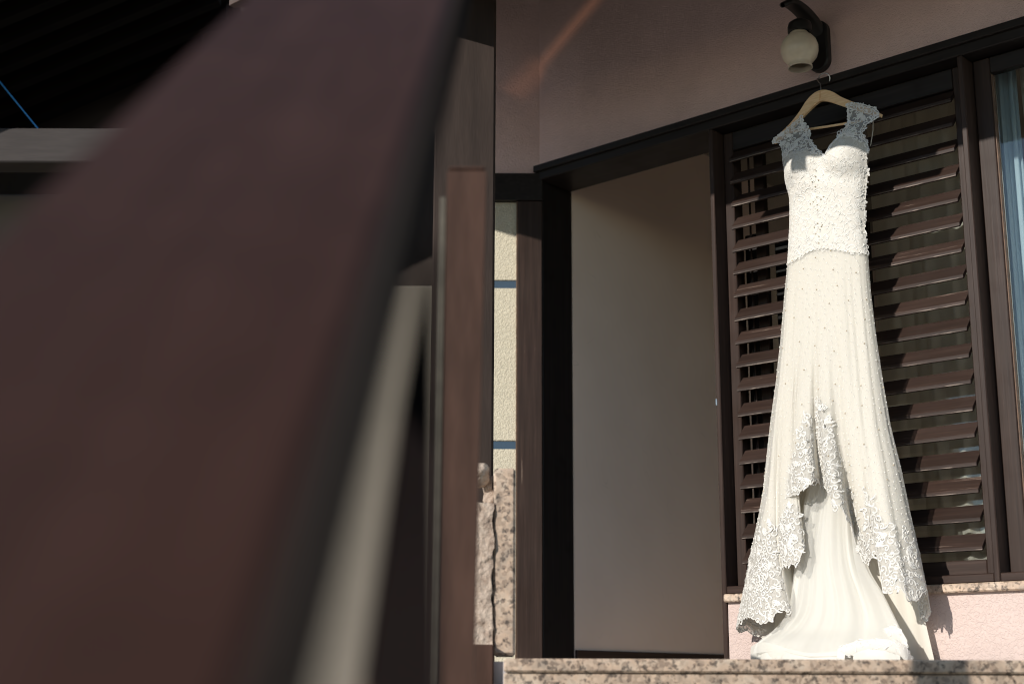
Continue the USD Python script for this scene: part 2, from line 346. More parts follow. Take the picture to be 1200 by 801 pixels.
obj('room_ceiling', trimesh.creation.box(bounds=[(-0.4, 0.14, 2.62), (4.9, 4.2, 2.75)]), ROOMWALL, kind='structure')
t = thing('granite_edging', 'long speckled pink granite edging along the front of the balcony floor', 'stone edging', stairs_frame([(0, LEDGE, 0)])[0])
obj('edge_slab', cbox(-0.02, 3.2, LEDGE, LEDGE + 0.12, -0.05, -0.011, 0.006, stairs_frame), GRAN, t)
obj('front_slab', cbox(-0.02, 3.2, LEDGE + 0.012, LEDGE + 0.04, -0.32, -0.052, 0.002, stairs_frame), GRAN, t)

# ------------------------------------------------------------------ house walls
FT = 2.2                # top of the window and door frame
t = thing('house_wall', 'shaded dusty pink stucco wall above and below the long dark window frame', 'wall', (1.5, 0, 0))
obj('upper_wall', trimesh.creation.box(bounds=[(0.0, 0.0, FT), (4.9, 0.14, 3.3)]), PINK, t)
obj('lower_wall', trimesh.creation.box(bounds=[(0.952, -0.012, -0.1), (4.9, 0.14, 0.222)]), PINKROUGH, t, label='sunlit rough pink stucco below the shutter')
obj('window_sill', cbox(0.945, 4.9, -0.035, 0.1, 0.222, 0.252, 0.005), GRAN, t, label='thin speckled granite sill under the shutter')
t = thing('side_wall', 'smooth white room wall with dark skirting seen through the open doorway', 'wall', (0.02, 0.2, 0))
obj('wall_panel', trimesh.creation.box(bounds=[(-0.2, 0.205, -0.02), (0.02, 3.4, 2.62)]), WHITEWALL, t)
obj('skirting_board', cbox(0.02, 0.034, 0.205, 3.4, -0.02, 0.062, 0.003), WY, t)
t = thing('room_wall', 'plain back wall coloured dark to dim the room, glimpsed between the shutter slats', 'wall', (2, 3.4, 0))
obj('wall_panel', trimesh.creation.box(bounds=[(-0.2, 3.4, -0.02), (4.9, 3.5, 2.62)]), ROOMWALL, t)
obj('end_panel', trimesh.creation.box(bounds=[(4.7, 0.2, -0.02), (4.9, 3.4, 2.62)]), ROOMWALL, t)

# return wall, at an angle to the door wall
RW = 0.26
t = thing('return_wall', 'angled wall left of the doorway with pink top and cream blue-lined panel', 'wall', (0, 0, 0))
def rbox(a0, a1, o0, o1, z0, z1, ch=0.002):
    return cbox(a0, a1, o0, o1, z0, z1, ch, return_frame)
obj('upper_wall', rbox(0.0, RW, -0.12, 0.0, 2.16, 3.3, 0.001), PINK, t)
obj('header_beam', rbox(-0.012, RW, -0.12, 0.03, 2.03, 2.158), WX, t)
for z0, z1 in ((-0.05, 0.926 - 0.018), (0.926 + 0.018, 1.647 - 0.018), (1.647 + 0.018, 2.03)):
    obj('stucco_panel', rbox(0.1, RW, -0.12, 0.0, z0, z1, 0.003), CREAM, t)
for z in (0.926, 1.647):
    obj('painted_joint', rbox(0.1, RW, -0.12, -0.006, z - 0.018, z + 0.018, 0.0), BLUE, t)
obj('door_post', rbox(-0.012, 0.097, -0.12, 0.026, -0.02, 2.028, 0.004), WZ, t)
obj('edge_bead', rbox(0.0975, 0.104, -0.01, 0.018, -0.02, 2.028, 0.001), RAWW, t)

# ------------------------------------------------------------------ door and window frame
t = thing('opening_frame', 'long dark brown timber frame around the doorway and the two windows', 'frame', (1.0, 0, 0))
obj('head', cbox(-0.01, 4.9, -0.022, 0.20, 2.126, 2.199, 0.004), WX, t)
obj('head_lip', cbox(-0.005, 4.9, -0.04, -0.0225, 2.163, 2.193, 0.003), WX, t)
obj('door_jamb', cbox(-0.01, 0.02, 0.0, 0.203, -0.02, 2.1255, 0.003), WJ, t)
obj('mullion', cbox(0.93, 0.951, -0.02, 0.12, -0.02, 2.1255, 0.003), WZ, t)
obj('mullion', cbox(2.008, 2.029, -0.02, 0.12, 0.2535, 2.1255, 0.003), WZ, t)
obj('bottom_rail', cbox(0.9515, 2.0075, -0.018, 0.12, 0.2535, 0.282, 0.003), WB, t)
obj('bottom_rail', cbox(2.0295, 4.9, -0.018, 0.12, 0.2535, 0.282, 0.003), WB, t)
obj('door_sill', cbox(0.02, 0.93, -0.03, 0.2, -0.05, -0.008, 0.004), GRAN, t)
obj('strike_plate', cbox(0.9295, 0.936, -0.0225, -0.0195, 0.98, 1.008, 0.001), STEEL, t)

# ------------------------------------------------------------------ louvred shutter
SY = 0.05
t = thing('louvred_shutter', 'dark brown louvred timber shutter behind the hanging white dress', 'shutter', (1.5, SY, 0.29))
obj('stile', cbox(0.957, 0.999, SY, SY + 0.04, 0.285, 2.12, 0.003), WZ, t)
obj('stile', cbox(1.956, 2.004, SY, SY + 0.04, 0.285, 2.12, 0.003), WZ, t)
obj('top_rail', cbox(0.9995, 1.9555, SY + 0.001, SY + 0.038, 2.04, 2.12, 0.003), WX, t)
obj('bottom_rail', cbox(0.9995, 1.9555, SY + 0.001, SY + 0.038, 0.285, 0.335, 0.003), WB, t)
rng = np.random.default_rng(5)
for k in range(18):
    z = 0.367 + 0.0951 * k + rng.normal(0, 0.0015)
    a = rng.normal(0, 0.0012)
    # section: sloping board, lower edge outside
    sec = np.array([(-0.026, 0.0), (-0.026, 0.012), (0.020, 0.060), (0.028, 0.060), (0.028, 0.050), (-0.020, -0.002)])
    pts = [(x, SY + s[0], z + s[1] + (a if x > 1.5 else -a)) for x in (0.9998, 1.9552) for s in sec]
    sl_ = obj('slat', hull(pts), SLAT[[0, 1, 0, 2, 0, 1, 2][(k * 5) % 7]], t)
    obj('worn_edge', hull([(x, SY + dy, z + dz + (a if x > 1.5 else -a)) for x in (1.0, 1.955) for dy, dz in ((-0.0266, 0.0002), (-0.0266, 0.0036), (-0.0255, 0.0002), (-0.0255, 0.0036))]), WORN, sl_)
obj('tilt_rod', cbox(1.040, 1.047, SY + 0.042, SY + 0.049, 0.36, 2.03, 0.001), WZ, t)

# glazed sash inside the shutter
t = thing('inner_sash', 'dark glazed sash just inside the louvred shutter', 'window', (1.4, 0.12, 0.29))
obj('stile', cbox(0.953, 0.985, 0.105, 0.135, 0.25, 2.125, 0.003), WZ, t)
obj('stile', cbox(1.06, 1.105, 0.105, 0.135, 0.25, 2.125, 0.003), WZ, t)
obj('stile', cbox(1.95, 2.005, 0.105, 0.135, 0.25, 2.125, 0.003), WZ, t)
obj('dark_room_panel', cbox(0.9855, 1.0595, 0.14, 0.155, 0.28, 1.70, 0.003), WX, t)  # added dark panels stand in for the unlit room behind the slats
obj('dark_room_panel', cbox(1.1055, 1.52, 0.17, 0.195, 0.28, 1.66, 0.003), WX, t)
obj('pane', trimesh.creation.box(bounds=[(1.105, 0.118, 0.28), (1.95, 0.121, 2.1)]), GLASS, t)

def curtain(x0, x1, y, z0, z1, folds, amp, seed, mat, name, label, sway=0.0):
    rng = np.random.default_rng(seed)
    u = np.linspace(0, 1, 161); w = np.linspace(0, 1, 25)
    ph = rng.uniform(0, 6.28, 6)
    U, Wz = np.meshgrid(u, w)
    wob = amp * (np.sin(2 * np.pi * folds * U + 1.2 * np.sin(2 * np.pi * U * 1.7 + ph[0]) + 0.3 * Wz) + 0.45 * np.sin(2 * np.pi * folds * 2.3 * U + ph[1] + 0.6 * Wz))
    X = x0 + (x1 - x0) * U + sway * (1 - Wz) * (U - 0.5) + 0.3 * amp * np.sin(2 * np.pi * folds * U * 2 + ph[2])
    P = np.stack([X, y + wob * (0.75 + 0.25 * (1 - Wz)), z0 + (z1 - z0) * Wz], -1)
    obj(name, grid(P), mat, smooth=True, label=label, cat='curtain')

curtain(1.50, 2.06, 0.25, 0.1, 2.2, 5, 0.008, 3, CURT, 'curtain', 'beige gathered curtain behind the right side of the louvred shutter')
curtain(2.07, 2.145, 0.17, 0.1, 2.2, 2.5, 0.014, 9, CURTSKY, 'curtain', 'narrow added curtain with blue sky light in its colour, beside the stile of the right-hand window')
curtain(2.122, 3.4, 0.21, 0.1, 2.2, 9, 0.03, 8, CURTW, 'curtain', 'white curtain behind the glass of the right-hand window', sway=-0.06)

t = thing('sliding_sash', 'brown framed glass sash of the right-hand window, cut by the picture edge', 'window', (2.6, SY, 0.29))
obj('stile', cbox(2.036, 2.098, SY, SY + 0.04, 0.285, 2.12, 0.003), WZ, t)
obj('glazing_bead', cbox(2.0985, 2.103, SY + 0.004, SY + 0.03, 0.34, 2.055, 0.001), RAWW, t)
obj('top_rail', cbox(2.0985, 3.4, SY + 0.001, SY + 0.038, 2.06, 2.12, 0.003), WX, t)
obj('bottom_rail', cbox(2.0985, 3.4, SY + 0.001, SY + 0.038, 0.285, 0.335, 0.003), WB, t)
obj('stile', cbox(3.4, 3.46, SY, SY + 0.04, 0.285, 2.12, 0.003), WZ, t)
obj('pane', trimesh.creation.box(bounds=[(2.106, SY + 0.018, 0.335), (3.4, SY + 0.022, 2.06)]), GLASS, t)

# ------------------------------------------------------------------ wall lamp
LX, LZ = 1.42, 2.288
t = thing('wall_lamp', 'black wall lamp with milky glass globe above the window frame', 'lamp', (1.46, 0, 2.34))
def capsule(cx, cz, hw, hh, n=16):
    p = []
    for k in range(n + 1):
        a = math.pi * k / n
        p.append((cx + hw * math.cos(a), cz + hh - hw + hw * math.sin(a)))
    for k in range(n + 1):
        a = math.pi + math.pi * k / n
        p.append((cx + hw * math.cos(a), cz - hh + hw + hw * math.sin(a)))
    return p
def rounded_plate(cx, cz, hw, hh, y0, y1):
    a, b = capsule(cx, cz, hw, hh), capsule(cx, cz, hw - 0.006, hh - 0.006)
    return hull([(x, y1, z) for x, z in a] + [(x, y0 + 0.006, z) for x, z in a] + [(x, y0, z) for x, z in b])
obj('back_plate', rounded_plate(1.452, 2.336, 0.045, 0.105, -0.03, -0.001), BLACKM, t, smooth=35)
prof = [(0.030, 0.068), (0.033, 0.064), (0.034, 0.058), (0.048, 0.049), (0.060, 0.033), (0.067, 0.012), (0.067, -0.010), (0.061, -0.032), (0.050, -0.047), (0.043, -0.053), (0.041, -0.060),
        (0.044, -0.070), (0.044, -0.074), (0.040, -0.074), (0.038, -0.061), (0.040, -0.053), (0.047, -0.045), (0.058, -0.030), (0.063, -0.010), (0.063, 0.012), (0.056, 0.031), (0.045, 0.045), (0.031, 0.054), (0.029, 0.062)]
gl = trimesh.creation.revolve(np.array(prof + [prof[0]]), sections=40); gl.apply_scale([1.06, 1.06, 1.03]); gl.apply_translation((1.445, -0.15, LZ - 0.008))
obj('globe', gl, MILK, t, smooth=40)
cupp = [(0.0, 0.118), (0.028, 0.116), (0.042, 0.106), (0.046, 0.092), (0.046, 0.070), (0.040, 0.066), (0.036, 0.068), (0.036, 0.085), (0.0, 0.087)]
cu = trimesh.creation.revolve(np.array(cupp), sections=32); cu.apply_translation((1.45, -0.15, LZ - 0.008))
obj('holder_cup', cu, BLACKM, t, smooth=40)
# curved arm: rises from the plate and sweeps forward over the cup to a pointed beak
ctr = spline([(-0.012, 2.385), (-0.05, 2.418), (-0.10, 2.438), (-0.16, 2.449), (-0.22, 2.446), (-0.268, 2.418)], 22)
hw = np.interp(np.linspace(0, 1, 22), [0, 0.3, 0.7, 0.9, 1], [0.036, 0.034, 0.032, 0.026, 0.008])
th = np.interp(np.linspace(0, 1, 22), [0, 0.5, 1], [0.044, 0.038, 0.018])
tan = np.gradient(ctr, axis=0); tan /= np.linalg.norm(tan, axis=1, keepdims=True)
nor = np.stack([-tan[:, 1], tan[:, 0]], 1)
rows = []
for k in range(22):
    sec = []
    for a in np.arange(12) / 12 * 2 * np.pi:
        q = ctr[k] + nor[k] * th[k] * 0.5 * math.sin(a)
        sec.append((1.45 + hw[k] * np.sign(math.cos(a)) * abs(math.cos(a)) ** 0.6, q[0], q[1]))
    rows.append(sec)
obj('arm', grid(np.array(rows), closed=True), BLACKM, t, smooth=50)

# ------------------------------------------------------------------ eaves over the balcony
EY, EZ, RISE = -1.5, 2.525, 0.40
def roof_z(y): return EZ + RISE * (y - EY)
t = thing('porch_roof', 'dark boarded eaves shading the top of the pink wall', 'roof', (1.5, -0.7, 2.5))
pts = [(x, y, roof_z(y) + d) for x in (-0.30, 4.9) for y in (EY, 0.3) for d in (0.0, 0.02)]
roof = hull(pts)
streak_line = np.array([(0.50, -0.127), (0.327, -0.256), (-0.025, -0.518), (-0.125, -0.71)])  # invented roof gap that lets the wall streak through
lines = shapely.LineString(streak_line)
hole = trimesh.creation.extrude_polygon(lines.buffer(0.078), 2.0, engine='earcut'); hole.apply_translation((0, 0, 2.0))
roof = trimesh.boolean.difference([roof, hole], engine='manifold')
obj('roof_slab', roof, SOFFIT, t)
widths = [0.0, 0.018, 0.030, 0.042, 0.054, 0.066, 0.077]
for k in range(6):          # added unseen rings filter the sun into a wall streak, each tile dimmer outwards
    ring = lines.buffer(widths[k + 1] - 0.0004).difference(lines.buffer(widths[k])) if k else lines.buffer(widths[1] - 0.0004)
    tile = trimesh.creation.extrude_polygon(ring, 0.004, engine='earcut')
    tile.vertices[:, 2] += roof_z(tile.vertices[:, 1]) + 0.008
    obj('streak_filter', tile, STREAK_LOOKS[k], t)
obj('fascia', cbox(-0.30, 4.9, EY - 0.03, EY - 0.001, EZ - 0.002, EZ + 0.16, 0.002), SOFFIT, t)
obj('shadow_board', cbox(1.02, 1.78, EY - 0.03, EY - 0.004, EZ - 0.105, EZ - 0.0025, 0.002), SOFFIT, t)  # added unseen board that lowers the shadow edge on the bust
obj('notch_blocker', cbox(1.335, 1.392, EY - 0.028, EY + 0.02, EZ - 0.165, EZ - 0.1055, 0.002), SOFFIT, t)  # added unseen block that casts the notch shadow on the bust

# ------------------------------------------------------------------ stair side: posts, rails, pier
t = thing('porch_post', 'tall weathered grey brown porch post behind the capped newel', 'post', stairs_frame([(-0.18, 5.17, 0)])[0])
obj('shaft', cbox(-0.293, -0.0665, 5.1, 5.27, -0.3, 3.6, 0.006, stairs_frame), POSTW, t)
t = thing('newel_post', 'brown newel post standing against the taller grey post beside the doorway', 'post', stairs_frame([(-0.1, 2.95, -1.5)])[0])
obj('shaft', hull(stairs_frame([(x, y, z) for z, x0, x1 in ((0.975, -0.136, -0.0585), (0.971, -0.139, -0.0555), (-0.05, -0.136, -0.079), (-1.6, -0.133, -0.10)) for x in (x0, x1) for y in (2.91, 2.99)])), NEWELW, t)
obj('edge_strip', cbox(-0.1535, -0.1395, 2.92, 2.94, -1.6, 0.92, 0.002, stairs_frame), PALEW, t)
obj('cap', cbox(-0.1365, -0.058, 2.913, 2.987, 0.9785, 0.986, 0.003, stairs_frame), NEWELW, t)
t = thing('stone_pier', 'rough broken stone pier edged by an upright granite slab left of the doorway', 'pier', stairs_frame([(-0.06, 4.4, 0)])[0])
rs = trimesh.creation.box(bounds=[(-0.128, 4.36, -0.02), (-0.056, 4.6, 0.45)])
rs = rs.subdivide_to_size(0.022)
n = meshkit.fbm(rs.vertices * 38, 3, 4)[:, None] - 0.5
n2 = meshkit.fbm(rs.vertices * 38 + 17, 3, 9)[:, None] - 0.5
rs.vertices = stairs_frame(rs.vertices + np.hstack([n, n2, -n]) * 0.022)
obj('rough_core', rs, ROUGHSTONE, t, smooth=25)
lump = trimesh.creation.icosphere(subdivisions=3, radius=0.04)
lump.vertices = lump.vertices * (0.75 + 0.6 * meshkit.fbm(lump.vertices * 30 + 5, 3, 2)[:, None]) * [0.75, 1.0, 0.9] + [-0.098, 4.43, 0.545]
lump.vertices = stairs_frame(lump.vertices)
obj('broken_stone', lump, ROUGHSTONE, t, smooth=25)
lump2 = trimesh.creation.box(bounds=[(-0.085, 4.44, 0.4), (-0.056, 4.6, 0.54)]).subdivide_to_size(0.015)
lump2.vertices = stairs_frame(lump2.vertices + (meshkit.fbm(lump2.vertices * 45, 3, 7)[:, None] - 0.5) * 0.02)
obj('mortar', lump2, ROUGHSTONE, t, smooth=25)
obj('post_foot', cbox(-0.135, -0.05, 4.31, 4.36, -0.45, 0.03, 0.004, stairs_frame), NEWELW, t)
obj('granite_slab', cbox(-0.054, 0.013, 4.37, 4.62, 0.0, 0.555, 0.008, stairs_frame), GRAN, t)

# handrail: a wide sloping plank climbing past the camera
SL = math.radians(36.4)
dirn = np.array([0.012, math.cos(SL), math.sin(SL)])
upn = np.array([0.0, -math.sin(SL), math.cos(SL)])
def slope_frame(off):
    def fr(p):
        p = np.atleast_2d(np.asarray(p, float))
        q = np.array([0.0, 0.0, CAM[2]]) + p[:, :1] * np.array([1.0, 0, 0]) + p[:, 1:2] * dirn + p[:, 2:3] * upn
        return stairs_frame(q)
    return fr
SF = slope_frame(0)
B = 0.27
t = thing('stair_handrail', 'wide brown stair handrail plank, large and blurred in the foreground', 'handrail', SF([(-0.18, 0.4, -B)])[0])
obj('plank', cbox(-1.14 * B, -0.3125 * B, 0.12, 2.9, -B - 0.045, -B, 0.006, SF), RAILW, t)
obj('side_shade', cbox(-1.1 * B, -0.3105 * B, 0.12, 2.9, -B - 0.09, -B - 0.0455, 0.004, SF), SHADE, t)  # added near-black board paints the shade on the side of the plank
# leaning board under the handrail
t = thing('stair_baluster', 'tapering dark brown stair board below the handrail, blurred, left of the newel', 'baluster', stairs_frame([(-0.06, 0.95, -0.2)])[0])
for nm, poly, look in (('board', [(-0.076, 0.0947), (-0.110, -0.20), (-0.042, -0.20), (-0.05, 0.0655)], BALW), ('shade_wedge', [(-0.0581, 0.2129), (-0.076, 0.0941), (-0.0522, 0.0655), (-0.05, 0.0655), (-0.0532, 0.1996)], SHADE)):  # black top piece paints the shade of the handrail on the board
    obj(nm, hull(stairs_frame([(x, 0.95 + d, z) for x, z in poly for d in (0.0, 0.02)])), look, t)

# ------------------------------------------------------------------ far left wing
t = thing('wing_wall', 'pale grey wall of the far wing behind the handrail', 'wall', stairs_frame([(-2, 6.5, 0)])[0])
obj('wall_panel', cbox(-6.0, -1.30, 6.5, 6.62, -2.3, 2.16, 0.01, stairs_frame), GREYW, t)
obj('low_wall', cbox(-1.33, -0.22, 6.503, 6.60, -2.3, 1.72, 0.01, stairs_frame), GREYW, t)
obj('gable', cbox(-6.0, 0.05, 7.0, 7.1, -2.3, 3.9, 0.01, stairs_frame), GABLEW, t)
t = thing('wing_roof', 'black unlit roof boards over the far wing, upper left corner', 'roof', stairs_frame([(-3, 5.5, 2.7)])[0])
pp = [(x, y, 2.86 + 0.47 * (x + 2.1) + d) for x in (-6.0, -1.4) for y in (5.6, 6.995) for d in (0.0, 0.1)]
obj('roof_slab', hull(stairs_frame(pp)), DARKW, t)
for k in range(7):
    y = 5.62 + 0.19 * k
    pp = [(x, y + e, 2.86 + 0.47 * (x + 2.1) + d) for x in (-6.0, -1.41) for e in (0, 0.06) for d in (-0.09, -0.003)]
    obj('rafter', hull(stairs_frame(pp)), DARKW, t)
t = thing('timber_beam', 'weathered grey timber beam under the dark roof, far upper left', 'beam', stairs_frame([(-2.5, 6.0, 2.2)])[0])
obj('timber', cbox(-5.0, -1.0, 6.0, 6.14, 2.133, 2.292, 0.006, stairs_frame), BEAMW, t)
t = thing('wing_post', 'slim grey post rising above the beam behind the top of the handrail', 'post', stairs_frame([(-1.47, 6.72, 2.0)])[0])
obj('shaft', cbox(-1.545, -1.40, 6.66, 6.78, 1.6, 3.07, 0.006, stairs_frame), POSTW, t)
w = np.array([(-3.5, 6.08, 3.98), (-2.30, 6.08, 2.535), (-2.105, 6.08, 2.305), (-2.04, 6.1, 2.22)])
obj('washing_line', tube(stairs_frame(w), 0.0038, 6), BLUEW, label='thin bright blue cord slanting down to the grey beam', cat='cord')

# ------------------------------------------------------------------ wooden hanger
HY = -0.10
t = thing('clothes_hanger', 'pale wooden clothes hanger hooked over the window frame', 'hanger', (1.5, HY, 2.1))
top = [(1.283, 1.968), (1.320, 1.988), (1.360, 2.012), (1.400, 2.045), (1.435, 2.083), (1.462, 2.103), (1.490, 2.112), (1.520, 2.108), (1.552, 2.091), (1.588, 2.060), (1.628, 2.032), (1.680, 1.999), (1.745, 1.950)]
bot = [(1.741, 1.939), (1.690, 1.965), (1.640, 1.993), (1.590, 2.023), (1.540, 2.053), (1.503, 2.068), (1.470, 2.058), (1.425, 2.030), (1.380, 1.998), (1.335, 1.970), (1.290, 1.951)]
outline = np.vstack([spline(top, 60), spline(bot, 60)])
for nm, pick in (('arm', outline[:, 0] <= 1.503), ('arm', outline[:, 0] >= 1.497)):
    po = Polygon(outline).buffer(0)
    half = po.intersection(shapely.box(1.0, 1.5, 1.4995, 2.5) if pick[0] else shapely.box(1.5005, 1.5, 2.0, 2.5))
    inner = half.buffer(-0.0035)
    parts = []
    for gpoly, y0, y1 in ((half, HY - 0.006, HY + 0.006), (inner, HY - 0.0085, HY + 0.0085)):
        gpoly = max(getattr(gpoly, 'geoms', [gpoly]), key=lambda q: q.area)
        parts.append(prism(np.array(gpoly.exterior.coords)[:-1], y0, y1))
    obj('arm', parts, HANGW, t)
obj('trouser_bar', tube([(1.345, HY, 1.984), (1.5, HY, 1.9645), (1.665, HY, 1.946)], 0.0048, 10), HANGW, t, smooth=True)
hook = [(1.4995, HY, 2.098), (1.499, HY, 2.135), (1.489, HY + 0.004, 2.152), (1.479, HY + 0.012, 2.168)]
for a in np.linspace(math.pi, -0.25 * math.pi, 14):
    hook.append((1.496 + 0.017 * math.cos(a), HY + 0.03 + 0.004 * math.cos(a) + (0.02 * (1 - (a + 0.8) / 4)), 2.178 + 0.019 * math.sin(a)))
obj('hook', tube(spline(hook, 60), 0.0021, 8), STEEL, t, smooth=True)

# ------------------------------------------------------------------ the dress
DY = -0.135             # the dress hangs in this plane
ZL = np.array([(2.02, 1.42), (1.92, 1.352), (1.84, 1.349), (1.788, 1.352), (1.683, 1.364), (1.583, 1.357), (1.484, 1.347), (1.355, 1.328), (1.162, 1.301), (1.004, 1.272), (0.848, 1.235), (0.692, 1.199), (0.537, 1.16), (0.384, 1.116), (0.261, 1.086), (0.169, 1.06), (0.12, 1.052), (-0.05, 1.03)])[::-1]
ZR = np.array([(2.02, 1.66), (1.9, 1.70), (1.821, 1.698), (1.74, 1.693), (1.613, 1.676), (1.517, 1.668), (1.418, 1.681), (1.29, 1.685), (1.1, 1.699), (0.945, 1.713), (0.791, 1.729), (0.64, 1.755), (0.491, 1.774), (0.346, 1.796), (0.232, 1.81), (0.147, 1.817), (-0.05, 1.84)])[::-1]
def side_l(z): return np.interp(z, ZL[:, 0], ZL[:, 1])
def side_r(z): return np.interp(z, ZR[:, 0], ZR[:, 1])
def half_depth(z): return np.interp(z, [0.0, 0.5, 1.0, 1.45, 1.7, 1.85, 1.95], [0.115, 0.10, 0.075, 0.055, 0.06, 0.055, 0.02])
def half_width(z):
    w = (side_r(z) - side_l(z)) / 2
    b = half_depth(z) * 0.9
    return np.sqrt(np.maximum(w * w - b * b, 0.01))
def centre(z): return (side_l(z) + side_r(z)) / 2
def cone(phi, z):
    """a point of the smooth dress at height z; phi = 0 right, 90 front, 180 left"""
    c, s = np.cos(phi), np.sin(phi)
    return np.stack([centre(z) + half_width(z) * c, DY - half_depth(z) * np.sign(s) * np.abs(s) ** 0.85, z + 0 * c], -1)

dress = thing('wedding_dress', 'ivory lace wedding dress hanging in the sun in front of the shutter', 'dress', (1.5, DY, 0.0))

def frames(mesh):
    fn = mesh.face_normals
    return fn

def scatter(mesh, keep, gap, seed, tries=9000):
    """points spread over a mesh no closer than gap, with the normals there"""
    rng = np.random.default_rng(seed)
    tri = mesh.triangles
    ar = mesh.area_faces
    cdf = np.cumsum(ar) / ar.sum()
    fi = np.searchsorted(cdf, rng.random(tries))
    a, b = rng.random(tries), rng.random(tries)
    fl = a + b > 1; a[fl], b[fl] = 1 - a[fl], 1 - b[fl]
    p = tri[fi, 0] + a[:, None] * (tri[fi, 1] - tri[fi, 0]) + b[:, None] * (tri[fi, 2] - tri[fi, 0])
    n = mesh.face_normals[fi]
    ok = keep(p, fi)
    p, n, fi = p[ok], n[ok], fi[ok]
    got, cell = [], {}
    for i in range(len(p)):
        k = tuple((p[i] // gap).astype(int))
        clash = False
        for dx in (-1, 0, 1):
            for dy in (-1, 0, 1):
                for dz in (-1, 0, 1):
                    for j in cell.get((k[0] + dx, k[1] + dy, k[2] + dz), ()):
                        if ((p[i] - p[j]) ** 2).sum() < gap * gap:
                            clash = True
        if not clash:
            got.append(i); cell.setdefault(k, []).append(i)
    return p[got], n[got], fi[got]

def outward(n):
    """turn normals towards the open side (away from the house)"""
    s = np.where(n[:, 1] > 0, -1.0, 1.0)
    return n * s[:, None]

class Drape:
    """lays flat cord drawings on a cloth: nearest cloth point plus a small lift"""
    def __init__(self, mesh):
        self.v = mesh.vertices; self.t = cKDTree(self.v); self.cell = 1.1 * float(np.median(mesh.edges_unique_length))
    def lay(self, q, n, lift=0.002, reach=1.0):
        d, i = self.t.query(q, k=4)
        far = d[:, 0] > self.cell
        q = np.where(far[:, None], self.v[i[:, 0]], q)
        w = 1 / (d + 1e-4); w /= w.sum(1, keepdims=True)
        near = (self.v[i] * w[..., None]).sum(1)
        off = ((near - q) @ n)
        off = np.clip(off, -0.02, 0.02)
        return q + np.outer(off, n) + n * lift

def flat_cord(q, n, r, sides=5):
    g = tube(q, r, sides)
    c = np.repeat(q, sides, axis=0)
    d = g.vertices - c
    g.vertices = c + d - np.outer(d @ n, n) * 0.7
    return g

def cord_motifs(mesh, pts, nor, seed, size, r, lift=0.002, fans=0.12):
    rng = np.random.default_rng(seed)
    dr = Drape(mesh); out = []
    for p, n in zip(pts, nor):
        up = np.array([0, 0, 1.0]) - n * n[2]
        if np.linalg.norm(up) < 0.2:
            up = np.array([1.0, 0, 0]) - n * n[0]
        up /= np.linalg.norm(up); rt = np.cross(up, n)
        a0 = rng.uniform(0, 6.28); hand = rng.choice([-1, 1]); sz = size * rng.uniform(0.75, 1.2)
        kind = rng.random()
        if kind < fans:
            for k in range(5):
                a = a0 + (k - 2) * 0.5
                e = np.linspace(0, 2 * np.pi, 9)
                l = np.stack([sz * (0.75 + 0.65 * np.cos(e)), sz * 0.2 * np.sin(e)], 1)
                xy = np.stack([l[:, 0] * math.cos(a) - l[:, 1] * math.sin(a), l[:, 0] * math.sin(a) + l[:, 1] * math.cos(a)], 1)
                q = p + xy[:, :1] * rt + xy[:, 1:] * up
                out.append(flat_cord(dr.lay(q, n, lift), n, r * 0.85, 4))
        else:
            th = np.linspace(0, 7.6 if kind < 0.5 else 5.0, 16)
            rad = sz * (0.12 + 0.88 * (th / th[-1]) ** 1.15)
            xy = np.stack([rad * np.cos(a0 + hand * th), rad * np.sin(a0 + hand * th)], 1)
            q = p + xy[:, :1] * rt + xy[:, 1:] * up
            rr = r * (1.15 - 0.4 * np.linspace(0, 1, 16))
            out.append(flat_cord(dr.lay(q, n, lift), n, rr, 4))
            # a leaf springing from the scroll's outer end
            if kind > 0.35:
                tl = xy[-1]; d = np.array([-math.sin(a0 + hand * th[-1]), math.cos(a0 + hand * th[-1])]) * hand
                s = np.linspace(0, 1, 6)[:, None]
                l2 = tl + d * s * sz * 1.3 + np.array([d[1], -d[0]]) * hand * (s ** 2) * sz * 0.9
                q = p + l2[:, :1] * rt + l2[:, 1:] * up
                out.append(flat_cord(dr.lay(q, n, lift), n, r * np.array([0.7, 1.1, 1.4, 1.3, 0.9, 0.4]), 4))
    return trimesh.util.concatenate(out)

# --- bodice: flat outline in x z, puffed out over the bust
BUST = [(1.347, 1.84), (1.372, 1.868), (1.405, 1.862), (1.44, 1.856), (1.485, 1.846), (1.525, 1.828), (1.553, 1.812), (1.585, 1.842), (1.615, 1.872), (1.65, 1.868), (1.685, 1.842), (1.700, 1.815)]
WAISTLINE = [(1.676, 1.424), (1.655, 1.430), (1.62, 1.436), (1.58, 1.450), (1.545, 1.462), (1.51, 1.468), (1.47, 1.465), (1.43, 1.456), (1.385, 1.446), (1.348, 1.448)]
def edge(pts, n, scallop=0.0, waves=12, out=1):
    e = spline(pts, n)
    if scallop:
        t = np.gradient(e, axis=0); t /= np.maximum(np.linalg.norm(t, axis=1, keepdims=True), 1e-9)
        nn = np.stack([-t[:, 1], t[:, 0]], 1) * out
        e = e + nn * (scallop * np.abs(np.sin(np.linspace(0, np.pi * waves, n))))[:, None]
    return e

